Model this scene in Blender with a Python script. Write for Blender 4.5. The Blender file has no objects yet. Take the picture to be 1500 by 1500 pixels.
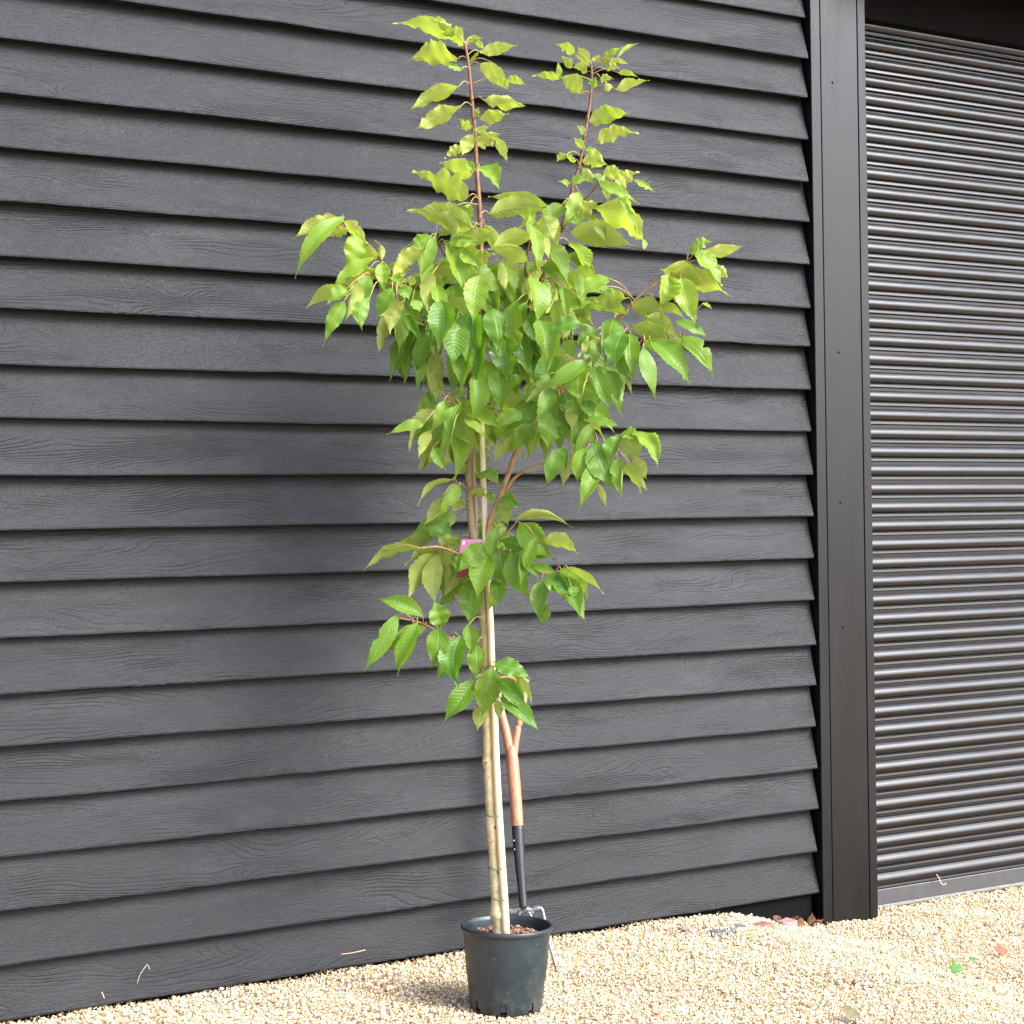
import bpy, math, random
import numpy as np
from mathutils import Vector, Matrix
random.seed(7); rng = np.random.default_rng(7)
S = bpy.context.scene; COL = S.collection
R = math.radians

# ------------------------------------------------------------------ camera
YAW, PITCH, ROLL = R(28.715), R(0.217), R(-0.802)
CAM = np.array([0.0, -4.6086, 1.37]); F = 2400.0           # F in pixels of the 1500 px photograph
fwd = np.array([math.sin(YAW)*math.cos(PITCH), math.cos(YAW)*math.cos(PITCH), math.sin(PITCH)])
rt0 = np.array([math.cos(YAW), -math.sin(YAW), 0.0]); up0 = np.cross(rt0, fwd)
rt = math.cos(ROLL)*rt0 + math.sin(ROLL)*up0
upv = -math.sin(ROLL)*rt0 + math.cos(ROLL)*up0
cd = bpy.data.cameras.new('camera'); co = bpy.data.objects.new('camera', cd); COL.objects.link(co)
cd.sensor_width = 36; cd.lens = 36*F/1500; cd.clip_start = .05; cd.clip_end = 3000
co.matrix_world = Matrix(((rt[0], upv[0], -fwd[0], CAM[0]), (rt[1], upv[1], -fwd[1], CAM[1]),
                          (rt[2], upv[2], -fwd[2], CAM[2]), (0, 0, 0, 1)))
S.camera = co

# ------------------------------------------------------------------ sky, sun, exposure
SUN_EL, SUN_AZ = R(38), R(149)                              # azimuth clockwise from +Y
w = bpy.data.worlds.new('World'); S.world = w; w.use_nodes = True
wn, wl = w.node_tree.nodes, w.node_tree.links
bg = wn['Background']; sk = wn.new('ShaderNodeTexSky'); sk.sky_type = 'NISHITA'; sk.sun_disc = False
sk.sun_elevation = SUN_EL; sk.sun_rotation = SUN_AZ; sk.air_density = 1.0; sk.dust_density = 4.0; sk.ozone_density = 1.0
hs = wn.new('ShaderNodeHueSaturation'); hs.inputs['Saturation'].default_value = .8
wl.new(sk.outputs[0], hs.inputs['Color']); tn = wn.new('ShaderNodeMix'); tn.data_type = 'RGBA'; tn.blend_type = 'MULTIPLY'; tn.inputs[0].default_value = 1; tn.inputs[7].default_value = (.89, .98, 1.13, 1)   # the photograph's cool white balance
wl.new(hs.outputs[0], tn.inputs[6]); wl.new(tn.outputs[2], bg.inputs[0]); bg.inputs[1].default_value = .12
sl = bpy.data.lights.new('sun', 'SUN'); so = bpy.data.objects.new('sun', sl); COL.objects.link(so)
sl.energy = 1.5; sl.angle = R(27); sl.color = (1, .99, .975)
sd = Vector((math.sin(SUN_AZ)*math.cos(SUN_EL), math.cos(SUN_AZ)*math.cos(SUN_EL), math.sin(SUN_EL)))
so.rotation_euler = sd.to_track_quat('Z', 'Y').to_euler()
S.view_settings.view_transform = 'Standard'; S.view_settings.look = 'None'
S.view_settings.gamma = 1; S.view_settings.exposure = 2.05
S.view_settings.use_curve_mapping = False

# ------------------------------------------------------------------ geometry helpers
def ray(x, y): return fwd + (x-750)/F*rt - (y-750)/F*upv
def onY(x, y, Y):
    d = ray(x, y); return CAM + (Y-CAM[1])/d[1]*d
def onZ(x, y, Z=0.0):
    d = ray(x, y); return CAM + (Z-CAM[2])/d[2]*d
def atD(x, y, D): return CAM + D*ray(x, y)                  # at depth D along the optical axis
def gz(x, y):                                               # ground height: level, then falling towards the shutter
    t = np.clip((np.asarray(x, float)-3.20)/.62, 0, 1); t = t*t*(3-2*t)
    h = -.098*t - .03*np.clip((np.asarray(x, float)-3.8)/2, 0, 1)
    return h + .006*np.sin(np.asarray(x)*7+1)*np.sin(np.asarray(y)*9) + .004*np.sin(np.asarray(x)*17+np.asarray(y)*11)

def mesh(name, V, Fc, mat=None, parent=None, smooth=False, loc=None):
    me = bpy.data.meshes.new(name); me.from_pydata([tuple(map(float, v)) for v in V], [], [tuple(f) for f in Fc]); me.update()
    if smooth: me.polygons.foreach_set('use_smooth', [True]*len(me.polygons))
    for m in (mat if isinstance(mat, (list, tuple)) else [mat] if mat else []): me.materials.append(m)
    o = bpy.data.objects.new(name, me); COL.objects.link(o)
    if parent: o.parent = parent
    if loc is not None: o.location = loc
    return o
def tag(o, label, cat, group=None):
    o['label'] = label; o['category'] = cat
    if group: o['group'] = group
    return o
def thing(name, label, cat, loc=(0, 0, 0), group=None):
    o = bpy.data.objects.new(name, None); COL.objects.link(o); o.location = loc; o.empty_display_size = .1
    return tag(o, label, cat, group)
def bev(o, wd=.003, seg=2):
    m = o.modifiers.new('bevel', 'BEVEL'); m.width = wd; m.segments = seg; m.limit_method = 'ANGLE'; return o
def box(name, a, b, mat, parent=None, bevel=.003):
    (x0, y0, z0), (x1, y1, z1) = a, b
    V = [(x0,y0,z0),(x1,y0,z0),(x1,y1,z0),(x0,y1,z0),(x0,y0,z1),(x1,y0,z1),(x1,y1,z1),(x0,y1,z1)]
    Fc = [(0,3,2,1),(4,5,6,7),(0,1,5,4),(1,2,6,5),(2,3,7,6),(3,0,4,7)]
    o = mesh(name, V, Fc, mat, parent)
    return bev(o, bevel) if bevel else o
def tube_geo(P, rad, n=8, cap=True):
    P = [np.array(p, float) for p in P]; V = []; Fc = []
    ref = np.array([.3, .2, .93])
    for i, p in enumerate(P):
        t = P[min(i+1, len(P)-1)] - P[max(i-1, 0)]; t = t/(np.linalg.norm(t)+1e-12)
        a = np.cross(ref, t)
        if np.linalg.norm(a) < .1: a = np.cross(np.array([1., 0, 0]), t)
        a /= np.linalg.norm(a); b = np.cross(t, a)
        r = rad[i] if hasattr(rad, '__len__') else rad
        for k in range(n):
            q = 2*math.pi*k/n; V.append(p + r*(math.cos(q)*a + math.sin(q)*b))
    for i in range(len(P)-1):
        for k in range(n):
            Fc.append((i*n+k, i*n+(k+1) % n, (i+1)*n+(k+1) % n, (i+1)*n+k))
    if cap:
        Fc.append(tuple(range(n-1, -1, -1))); Fc.append(tuple(range((len(P)-1)*n, len(P)*n)))
    return V, Fc
def spline(P, m=6):                                          # Catmull-Rom through points
    P = [np.array(p, float) for p in P]
    if len(P) < 3: return [P[0]+(P[-1]-P[0])*i/m for i in range(m+1)]
    Q = [2*P[0]-P[1]] + P + [2*P[-1]-P[-2]]; out = []
    for i in range(1, len(Q)-2):
        for k in range(m):
            t = k/m; a, b, c, d = Q[i-1], Q[i], Q[i+1], Q[i+2]
            out.append(.5*((2*b)+(-a+c)*t+(2*a-5*b+4*c-d)*t*t+(-a+3*b-3*c+d)*t**3))
    out.append(P[-1]); return out
def tube(name, P, rad, mat, parent=None, n=8): 
    V, Fc = tube_geo(P, rad, n); return mesh(name, V, Fc, mat, parent, True)
def lathe_geo(prof, n=48):
    V = []; Fc = []
    for r, z in prof:
        for k in range(n): V.append((r*math.cos(2*math.pi*k/n), r*math.sin(2*math.pi*k/n), z))
    for i in range(len(prof)-1):
        for k in range(n): Fc.append((i*n+k, i*n+(k+1) % n, (i+1)*n+(k+1) % n, (i+1)*n+k))
    return V, Fc

# ------------------------------------------------------------------ materials
class NT:
    def __init__(s, name):
        s.m = bpy.data.materials.new(name); s.m.use_nodes = True
        s.n = s.m.node_tree.nodes; s.l = s.m.node_tree.links; s.b = s.n['Principled BSDF']; s.out = s.n['Material Output']
    def new(s, t, **kw):
        n = s.n.new('ShaderNode'+t)
        for k, v in kw.items():
            if k.startswith('i_'):
                key = k[2:]; key = int(key) if key.isdigit() else key.replace('_', ' ')
                s.set(n.inputs[key], v)
            else: setattr(n, k, v)
        return n
    def set(s, sock, v):
        if isinstance(v, bpy.types.NodeSocket): s.l.new(v, sock)
        else: sock.default_value = v
    def math(s, op, a, b=0.0, c=None):
        n = s.new('Math', operation=op); s.set(n.inputs[0], a); s.set(n.inputs[1], b)
        if c is not None: s.set(n.inputs[2], c)
        return n.outputs[0]
    def vmul(s, a, b):
        n = s.new('VectorMath', operation='MULTIPLY'); s.set(n.inputs[0], a); s.set(n.inputs[1], b); return n.outputs[0]
    def vadd(s, a, b):
        n = s.new('VectorMath', operation='ADD'); s.set(n.inputs[0], a); s.set(n.inputs[1], b); return n.outputs[0]
    def noise(s, vec, scale, detail=3, rough=.5):
        n = s.new('TexNoise'); s.set(n.inputs['Vector'], vec); n.inputs['Scale'].default_value = scale
        n.inputs['Detail'].default_value = detail; n.inputs['Roughness'].default_value = rough; return n.outputs[0]
    def ramp(s, fac, stops):
        n = s.new('ValToRGB'); e = n.color_ramp.elements
        while len(e) < len(stops): e.new(.5)
        for q, (p, c) in zip(e, stops): q.position = p; q.color = (*c, 1) if len(c) == 3 else c
        s.set(n.inputs[0], fac); return n.outputs[0]
    def mix(s, f, a, b, mode='MIX'):
        n = s.new('Mix', data_type='RGBA', blend_type=mode)
        s.set(n.inputs[0], f)
        s.set(n.inputs[6], (*a, 1) if isinstance(a, tuple) and len(a) == 3 else a)
        s.set(n.inputs[7], (*b, 1) if isinstance(b, tuple) and len(b) == 3 else b); return n.outputs[2]
    def maprange(s, v, a, b, c, d):
        n = s.new('MapRange'); s.set(n.inputs[0], v)
        for i, q in enumerate((a, b, c, d)): n.inputs[i+1].default_value = q
        return n.outputs[0]
    def bump(s, h, strength=.3, dist=.002, prev=None):
        n = s.new('Bump'); n.inputs['Strength'].default_value = strength; n.inputs['Distance'].default_value = dist
        s.set(n.inputs['Height'], h)
        if prev is not None: s.l.new(prev, n.inputs['Normal'])
        return n.outputs[0]
    def base(s, color=None, rough=None, normal=None, spec=None, metal=None, ior=None):
        for k, v in (('Base Color', color), ('Roughness', rough), ('Normal', normal), ('Specular IOR Level', spec), ('Metallic', metal), ('IOR', ior)):
            if v is not None: s.set(s.b.inputs[k], (*v, 1) if isinstance(v, tuple) and len(v) == 3 else v)
        return s.m

def wood_black(name, vertical=False, smooth=False):
    t = NT(name); tc = t.new('TexCoord').outputs['Object']; oi = t.new('ObjectInfo').outputs['Random']
    off = t.new('CombineXYZ'); t.set(off.inputs[0], t.math('MULTIPLY', oi, 71.3)); t.set(off.inputs[1], t.math('MULTIPLY', oi, 37.1)); t.set(off.inputs[2], t.math('MULTIPLY', oi, 13.7))
    if vertical:
        sep = t.new('SeparateXYZ', i_0=tc); cb = t.new('CombineXYZ'); t.l.new(sep.outputs[2], cb.inputs[0]); t.l.new(sep.outputs[1], cb.inputs[1]); t.l.new(sep.outputs[0], cb.inputs[2]); tc = cb.outputs[0]
    flat = t.vmul(tc, (1, 0, 1)); P = t.vadd(flat, off.outputs[0])
    sp = t.new('SeparateXYZ', i_0=flat)
    # a field whose contour lines are the year rings: long slow waves, plus peaks where knots sit
    lo = t.noise(t.vmul(P, (1.1, 1, 5)), 1.0, 2, .5)
    mid = t.noise(t.vmul(P, (5, 1, 24)), 1.0, 2, .5)
    vor = t.new('TexVoronoi', feature='F1', i_Scale=1.0); t.set(vor.inputs['Vector'], t.vmul(P, (3.1, 1, 8.5))); vor.inputs['Randomness'].default_value = 1
    d = vor.outputs['Distance']
    knot = t.math('EXPONENT', t.math('MULTIPLY', t.math('MULTIPLY', d, d), -30.0))
    cs = t.new('SeparateColor', i_0=vor.outputs['Color']); on = t.math('GREATER_THAN', cs.outputs[0], .40)
    knot = t.math('MULTIPLY', knot, on)
    ph = t.math('ADD', t.math('MULTIPLY', sp.outputs[2], 560.0), t.math('MULTIPLY', lo, 170.0))
    ph = t.math('ADD', ph, t.math('MULTIPLY', mid, 13.0)); ph = t.math('ADD', ph, t.math('MULTIPLY', knot, 34.0))
    ring = t.math('SINE', ph); ring = t.math('POWER', t.math('MULTIPLY_ADD', ring,   .5, .5), 7.0)
    patch = t.noise(t.vmul(P, (2.2, 1, 12)), 1.0, 3, .55); patch = t.maprange(patch, .44, .64, .02, 1.0)
    ring = t.math('MULTIPLY', ring, patch)
    fib = t.noise(t.vmul(P, (35, 1, 520)), 1.0, 3, .7)
    saw = t.noise(t.vmul(P, (340, 1, 40)), 1.0, 2, .6)
    fuzz = t.noise(P, 420, 2, .6)
    k2 = t.math('MULTIPLY', t.math('GREATER_THAN', knot, .80), 1.0)
    h = t.math('MULTIPLY', ring, -1.0)
    h = t.math('ADD', h, t.math('MULTIPLY', fib, 1.3)); h = t.math('ADD', h, t.math('MULTIPLY', saw, .55 if not smooth else .15)); h = t.math('ADD', h, t.math('MULTIPLY', fuzz, .9 if not smooth else .1))
    h = t.math('ADD', h, t.math('MULTIPLY', k2, -1.3))
    k = .35 if smooth else 1.0
    rough2 = t.noise(t.vmul(P, (70, 1, 190)), 1.0, 4, .75)
    h = t.math('ADD', h, t.math('MULTIPLY', rough2, 1.3 if not smooth else .2))
    nrm = t.bump(h, .75*k, .0017)
    tone = t.noise(t.vmul(P, (1.6, 1, 9)), 1.0, 4, .6)
    c = t.ramp(tone, [(.3, (.0045, .0048, .0058)), (.7, (.0082, .0086, .0100))])
    c = t.mix(t.math('MULTIPLY', ring, .45*k), c, (.005, .005, .006))
    c = t.mix(t.math('MULTIPLY', knot, .4), c, (.008, .008, .009))
    spk = t.noise(P, 700, 2, .75); c = t.mix(t.maprange(spk, .66, .80, 0, .5), c, (.04, .04, .044))
    if not smooth:
        pt = t.noise(t.vmul(P, (1.9, 1, 7)), 1.0, 5, .7); c = t.mix(t.maprange(pt, .50, .72, 0, .75), c, (.021, .0215, .0235))
        ch = t.noise(t.vmul(P, (90, 1, 160)), 1.0, 3, .8); c = t.mix(t.maprange(ch, .69, .76, 0, .8), c, (.055, .054, .055))
    bri = t.new('HueSaturation', i_Color=c); t.set(bri.inputs['Value'], t.maprange(oi, 0, 1, .78, 1.25)); c = bri.outputs[0]
    if smooth: c = t.mix(1.0, c, (.6, .6, .6), 'MULTIPLY')
    ro = t.maprange(tone, .3, .7, .42, .58) if not smooth else t.maprange(tone, .3, .7, .30, .36)
    return t.base(c, ro, nrm, spec=.38)
M_plank = wood_black('black painted sawn timber')
M_post = wood_black('black painted planed timber', vertical=True, smooth=True)

def simple(name, col, rough=.5, col2=None, nscale=30, bump=0, bscale=200, spec=.5, metal=0, stretch=(1, 1, 1), bdist=.001, ior=None):
    t = NT(name); tc = t.new('TexCoord').outputs['Object']; v = t.vmul(tc, stretch)
    c = col
    if col2: c = t.mix(t.maprange(t.noise(v, nscale, 4, .6), .35, .65, 0, 1), col, col2)
    nr = t.bump(t.noise(v, bscale, 3, .6), bump, bdist) if bump else None
    return t.base(c, rough, nr, spec=spec, metal=metal, ior=ior)
M_dark = simple('painted gap shade', (.006, .006, .006), .95, spec=.05)  # flat black standing in for the shade inside gaps, slots and nail holes
M_lintel = simple('dark shaded lintel wood', (.0035, .003, .003), .9, (.006, .0045, .004), 6, stretch=(1, 4, 8), spec=.06)  # dark wood taken to near black, the header's shade put into its colour

def steel():
    t = NT('dark coated steel slats'); tc = t.new('TexCoord').outputs['Object']
    oi = t.new('ObjectInfo').outputs['Random']; of = t.new('CombineXYZ'); t.set(of.inputs[0], t.math('MULTIPLY', oi, 53.0)); tc = t.vadd(tc, of.outputs[0])
    g = t.noise(t.vmul(tc, (3, 40, 40)), 1.0, 4, .6); str_ = t.noise(t.vmul(tc, (9, 160, 160)), 1.0, 3, .6); g = t.math('MULTIPLY_ADD', str_, .5, t.math('MULTIPLY', g, .5))
    sp = t.noise(tc, 260, 3, .8); dust = t.maprange(sp, .62, .8, 0, .5)
    geo = t.new('NewGeometry'); zz = t.new('SeparateXYZ', i_0=geo.outputs['Position']).outputs[2]
    low = t.maprange(zz, .9, -.1, .1, 1.0)                    # splashed dust thickens towards the gravel
    c = t.mix(t.math('MULTIPLY', dust, low), (.0040, .0037, .0036), (.06, .055, .05))
    c = t.mix(t.math('MULTIPLY', t.math('MULTIPLY', g, low), .28), c, (.03, .027, .024))
    return t.base(c, t.math('ADD', t.maprange(g, .38, .62, .20, .36), t.math('MULTIPLY', t.math('POWER', low, 3.0), .16)), None, spec=.5, ior=1.54)
M_steel = steel()
M_bar = simple('grey steel bottom bar', (.018, .021, .025), .45, (.032, .034, .036), 25, .1, 300, ior=1.9)
M_trim = simple('pale aluminium strip', (.20, .19, .17), .5, (.13, .125, .115), 60)
M_pot = None
def potmat():
    t = NT('dark green-grey pot plastic'); tc = t.new('TexCoord').outputs['Object']
    n1 = t.noise(t.vmul(tc, (1, 1, 1)), 9, 4, .6); n2 = t.noise(t.vmul(tc, (14, 14, 60)), 1.0, 4, .7)
    c = t.mix(t.maprange(n1, .40, .6, 0, 1), (.0075, .0165, .0195), (.017, .026, .029))
    z = t.new('SeparateXYZ', i_0=tc).outputs[2]
    du = t.math('MULTIPLY', t.maprange(z, .10, -.01, .12, .75), t.maprange(t.noise(tc, 26, 5, .7), .46, .72, 0, 1))
    c = t.mix(du, c, (.09, .085, .075))
    scr = t.noise(t.vmul(tc, (40, 40, 320)), 1.0, 2, .5); c = t.mix(t.maprange(scr, .63, .72, 0, .6), c, (.09, .10, .11))
    return t.base(c, t.maprange(n2, .3, .7, .36, .5), t.bump(t.noise(tc, 180, 3, .6), .08, .001), spec=.5)
M_pot = potmat()
M_soil = simple('bark compost', (.03, .016, .010), .95, (.10, .05, .03), 90, .8, 160, spec=.2, bdist=.004)
M_chip = simple('bark chips', (.15, .07, .04), .9, (.30, .20, .13), 40, .3, 200, spec=.2)
def bark():
    t = NT('speckled cherry bark'); tc = t.new('TexCoord').outputs['Object']
    a = t.noise(t.vmul(tc, (14, 14, 5)), 1.0, 5, .65); b = t.noise(t.vmul(tc, (70, 70, 150)), 1.0, 4, .75)
    z = t.new('SeparateXYZ', i_0=tc).outputs[2]
    c = t.mix(t.maprange(a, .35, .65, 0, 1), (.43, .32, .145), (.57, .47, .28))
    c = t.mix(t.maprange(z, .8, 1.75, 0, .95), c, (.17, .085, .035))
    alg = t.noise(tc, 22, 4, .7); c = t.mix(t.maprange(alg, .50, .68, 0, .6), c, (.20, .21, .07))
    c = t.mix(t.maprange(b, .57, .68, 0, .75), c, (.06, .04, .018))
    return t.base(c, .62, t.bump(b, .5, .002), spec=.35)
M_bark = bark()
M_twig = simple('red brown young shoot', (.13, .045, .02), .5, (.22, .10, .04), 60, .2, 300)
M_twig2 = simple('olive brown branch bark', (.24, .125, .045), .6, (.34, .22, .10), 50, .3, 200)
M_cane = simple('pale bamboo cane', (.55, .42, .23), .45, (.66, .55, .36), 18, .1, 200, stretch=(8, 8, 1))
M_tie = simple('green plant tie', (.05, .12, .08), .6)
M_tag = simple('pink printed plant card', (.50, .10, .30), .35, (.62, .26, .44), 14)
M_tagd = simple('crimson printed plant card', (.22, .015, .04), .35)
M_white = simple('white print', (.8, .78, .8), .4)
M_ash = simple('varnished ash handle', (.33, .125, .065), .42, (.42, .20, .11), 4, .06, 120, stretch=(30, 30, 3))
M_black = simple('black enamelled steel', (.014, .014, .015), .38, (.022, .022, .022), 40)
M_tine = simple('bare grey fork steel', (.16, .165, .17), .38, (.24, .24, .24), 40, metal=.6)
M_rivet = simple('bright rivet', (.7, .7, .7), .3, metal=.8)
M_brick = simple('weathered red brick', (.22, .075, .055), .85, (.27, .14, .11), 30, .5, 90, spec=.25)
M_brickg = simple('grey weathered brick', (.10, .10, .105), .85, (.16, .155, .15), 30, .5, 90, spec=.25)
M_brickp = simple('pale pink worn brick', (.34, .22, .20), .85, (.28, .16, .14), 30, .5, 90, spec=.25)
M_straw = simple('dry straw', (.62, .53, .36), .7)
M_deadleaf = simple('brown dead leaf', (.10, .04, .013), .7, (.17, .075, .025), 40, .3, 150)
M_orleaf = simple('orange dead leaf', (.36, .085, .025), .6, (.26, .05, .02), 60, .3, 150)
M_olleaf = simple('olive dry leaf', (.15, .13, .05), .6, (.09, .085, .03), 60, .3, 150)
M_grleaf = simple('fresh green leaf scrap', (.035, .11, .012), .5, (.07, .17, .025), 60, .3, 150)
M_chipw = simple('bare wood', (.55, .36, .2), .8)

def leafmat():
    # leaf with two real sides: green upper face, pale yellow-green underside; the attribute «age» runs from old (0) to young (1), lowered mid-crown to paint shade in
    t = NT('cherry leaf'); uv = t.new('UVMap').outputs[0]; s = t.new('SeparateXYZ', i_0=uv)
    u = t.math('ABSOLUTE', t.math('MULTIPLY_ADD', s.outputs[0], 2.0, -1.0)); v = s.outputs[1]
    age_shade = t.new('Attribute', attribute_name='age_shade').outputs['Fac']
    ph = t.math('SUBTRACT', v, t.math('MULTIPLY', u, .17))
    vein = t.math('POWER', t.math('MULTIPLY_ADD', t.math('SINE', t.math('MULTIPLY', ph, 78.0)), .5, .5), 5.0)
    oi = t.new('ObjectInfo').outputs['Random']; vein = t.math('MULTIPLY', t.math('MULTIPLY', vein, t.maprange(u, .7, 1.0, 1, .2)), t.maprange(oi, 0, 1, .2, 1.1))
    midr = t.maprange(u, .015, .07, 1, 0)
    tc = t.new('TexCoord').outputs['Object']; n = t.noise(tc, 45, 3, .6)
    top = t.mix(age_shade, (.036, .124, .006), (.22, .33, .03)); top = t.mix(t.maprange(n, .35, .65, 0, .28), top, (.10, .22, .015))
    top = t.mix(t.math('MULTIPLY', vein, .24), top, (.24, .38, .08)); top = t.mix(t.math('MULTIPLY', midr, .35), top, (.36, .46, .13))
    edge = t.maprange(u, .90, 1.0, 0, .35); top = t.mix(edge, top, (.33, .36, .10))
    bot = t.mix(age_shade, (.20, .25, .05), (.46, .53, .11)); bot = t.mix(t.maprange(n, .35, .65, 0, .3), bot, (.31, .34, .10))
    bot = t.mix(t.math('MULTIPLY', vein, .5), bot, (.43, .47, .20)); bot = t.mix(t.math('MULTIPLY', midr, .6), bot, (.50, .50, .24))
    bf = t.new('NewGeometry').outputs['Backfacing']
    c = t.mix(bf, top, bot)
    nr = t.bump(t.math('MULTIPLY', t.math('ADD', vein, midr), -1.0), .5, .0013)
    n2 = t.noise(tc, 130, 3, .7); sp = t.math('MULTIPLY', t.maprange(n2, .66, .74, 0, .7), t.math('GREATER_THAN', oi, .55)); c = t.mix(sp, c, (.16, .10, .03))
    rim = t.math('MULTIPLY', t.maprange(u, .93, 1.0, 0, .8), t.maprange(t.noise(tc, 60, 2, .5), .52, .62, 0, 1)); c = t.mix(rim, c, (.30, .17, .05))
    t.base(c, t.math('MULTIPLY_ADD', bf, .2, .36), nr, spec=.30)
    tr = t.new('BsdfTranslucent'); t.set(tr.inputs[0], t.mix(age_shade, (.12, .35, .008), (.52, .66, .05)))
    ms = t.new('MixShader', i_0=.38); t.l.new(t.b.outputs[0], ms.inputs[1]); t.l.new(tr.outputs[0], ms.inputs[2]); t.l.new(ms.outputs[0], t.out.inputs[0])
    return t.m
M_leaf = leafmat()
M_pet = simple('leaf stalk', (.42, .36, .10), .5, (.38, .20, .07), 30)

def gravelmat():
    t = NT('flint gravel stones'); a = t.new('Attribute', attribute_name='stone').outputs['Color']
    tc = t.new('TexCoord').outputs['Object']; n = t.noise(tc, 240, 3, .6)
    c = t.mix(t.maprange(n, .3, .7, .0, .35), a, (.62, .47, .28))
    return t.base(c, .75, None, spec=.3)
M_stone = gravelmat()
def groundmat():
    t = NT('gravel bed'); tc = t.new('TexCoord').outputs['Object']
    v = t.new('TexVoronoi', feature='F1', i_Scale=95.0); t.set(v.inputs['Vector'], tc)
    cs = t.new('SeparateColor', i_0=v.outputs['Color'])
    c = t.ramp(cs.outputs[0], [(0, (.62, .55, .43)), (.3, (.52, .38, .22)), (.55, (.70, .62, .50)), (.8, (.44, .27, .14)), (1, (.32, .24, .18))])
    c = t.mix(t.maprange(v.outputs['Distance'], .35, .75, 0, .8), c, (.20, .13, .07))
    return t.base(c, .85, t.bump(v.outputs['Distance'], .8, .006), spec=.25)
M_ground = groundmat()

# ------------------------------------------------------------------ the setting: ground
xs = np.concatenate([[-400, -60, -12, -4], np.arange(-1.5, 7.01, .12), [10, 25, 80, 400]])
ys = np.concatenate([[-400, -60, -14, -6], np.arange(-3.5, .41, .12), [3, 15, 60, 400]])
V = [(x, y, float(gz(x, y))-.004) for y in ys for x in xs]
nx = len(xs); Fc = [(j*nx+i, j*nx+i+1, (j+1)*nx+i+1, (j+1)*nx+i) for j in range(len(ys)-1) for i in range(nx-1)]
g = mesh('ground', V, Fc, M_ground, smooth=True); g['kind'] = 'structure'

# loose stones of the gravel, as far as they can be told apart
def gravel():
    t = (1+5**.5)/2
    ico = np.array([(-1,t,0),(1,t,0),(-1,-t,0),(1,-t,0),(0,-1,t),(0,1,t),(0,-1,-t),(0,1,-t),(t,0,-1),(t,0,1),(-t,0,-1),(-t,0,1)]); ico /= np.linalg.norm(ico[0])
    tri = np.array([(0,11,5),(0,5,1),(0,1,7),(0,7,10),(0,10,11),(1,5,9),(5,11,4),(11,10,2),(10,7,6),(7,1,8),(3,9,4),(3,4,2),(3,2,6),(3,6,8),(3,8,9),(4,9,5),(2,4,11),(6,2,10),(8,6,7),(9,8,1)])
    N0 = 300000
    X = rng.uniform(.3, 5.6, N0); Y = rng.uniform(-1.75, .14, N0)
    # keep what the camera, or one a step aside of it, can see
    ln = .055 - (X-.92)*.62 - .45
    keep = (Y > ln) & ~((X < 3.7) & (Y > .045))
    X, Y = X[keep], Y[keep]; N = min(len(X), 104000); X, Y = X[:N], Y[:N]
    sz = .0029*np.exp(rng.normal(0, .32, N)); sz = np.clip(sz, .0019, .009)
    big = rng.random(N) < .014; sz[big] *= rng.uniform(1.5, 2.3, int(big.sum()))
    prot = ico[None]*(1+rng.uniform(-.28, .28, (N, 12, 1)))
    prot = prot*np.stack([rng.uniform(.95, 1.5, N), rng.uniform(.8, 1.1, N), rng.uniform(.5, .85, N)], -1)[:, None, :]*sz[:, None, None]
    q = rng.normal(size=(N, 4)); q[:, 1:3] *= .55; q /= np.linalg.norm(q, axis=1)[:, None]
    a, b, c, d = q.T
    Rm = np.stack([np.stack([1-2*(c*c+d*d), 2*(b*c-a*d), 2*(b*d+a*c)], -1), np.stack([2*(b*c+a*d), 1-2*(b*b+d*d), 2*(c*d-a*b)], -1), np.stack([2*(b*d-a*c), 2*(c*d+a*b), 1-2*(b*b+c*c)], -1)], 1)
    P = np.einsum('nij,nkj->nki', Rm, prot)
    Z = gz(X, Y) + rng.uniform(-.001, .0055, N) + .35*sz
    P += np.stack([X, Y, Z], -1)[:, None, :]
    pal = np.array([(.80,.74,.62),(.74,.62,.43),(.64,.47,.27),(.58,.37,.18),(.84,.80,.72),(.44,.25,.13),(.60,.42,.33),(.30,.26,.23),(.13,.10,.08),(.70,.55,.34)])
    pal = pal*np.array([.97, .885, .755]); pr = np.array([.18,.20,.15,.09,.16,.04,.04,.02,.015,.085]); pr /= pr.sum()
    colr = pal[rng.choice(len(pal), N, p=pr)]*rng.uniform(.86, 1.1, (N, 1)); lf = np.sin(X*3.1+1.3*np.sin(Y*4.3))*np.sin(Y*5.7+1.7*np.sin(X*2.2)); colr = np.clip(colr*(1-.10*np.clip(lf-.25, 0, 1))[:, None], 0, .86)
    me = bpy.data.meshes.new('gravel'); nv = N*12; nf = N*20
    me.vertices.add(nv); me.vertices.foreach_set('co', P.reshape(-1).astype(np.float32))
    fi = (tri[None]+12*np.arange(N)[:, None, None]).reshape(-1)
    me.loops.add(nf*3); me.loops.foreach_set('vertex_index', fi.astype(np.int32))
    me.polygons.add(nf); me.polygons.foreach_set('loop_start', np.arange(0, nf*3, 3, dtype=np.int32))
    me.update(calc_edges=True); me.materials.append(M_stone)
    at = me.attributes.new('stone', 'FLOAT_COLOR', 'POINT'); cc = np.ones((N, 12, 4), np.float32); cc[:, :, :3] = colr[:, None, :]
    at.data.foreach_set('color', cc.reshape(-1))
    o = bpy.data.objects.new('gravel', me); COL.objects.link(o); o['kind'] = 'stuff'
gravel()

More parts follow.
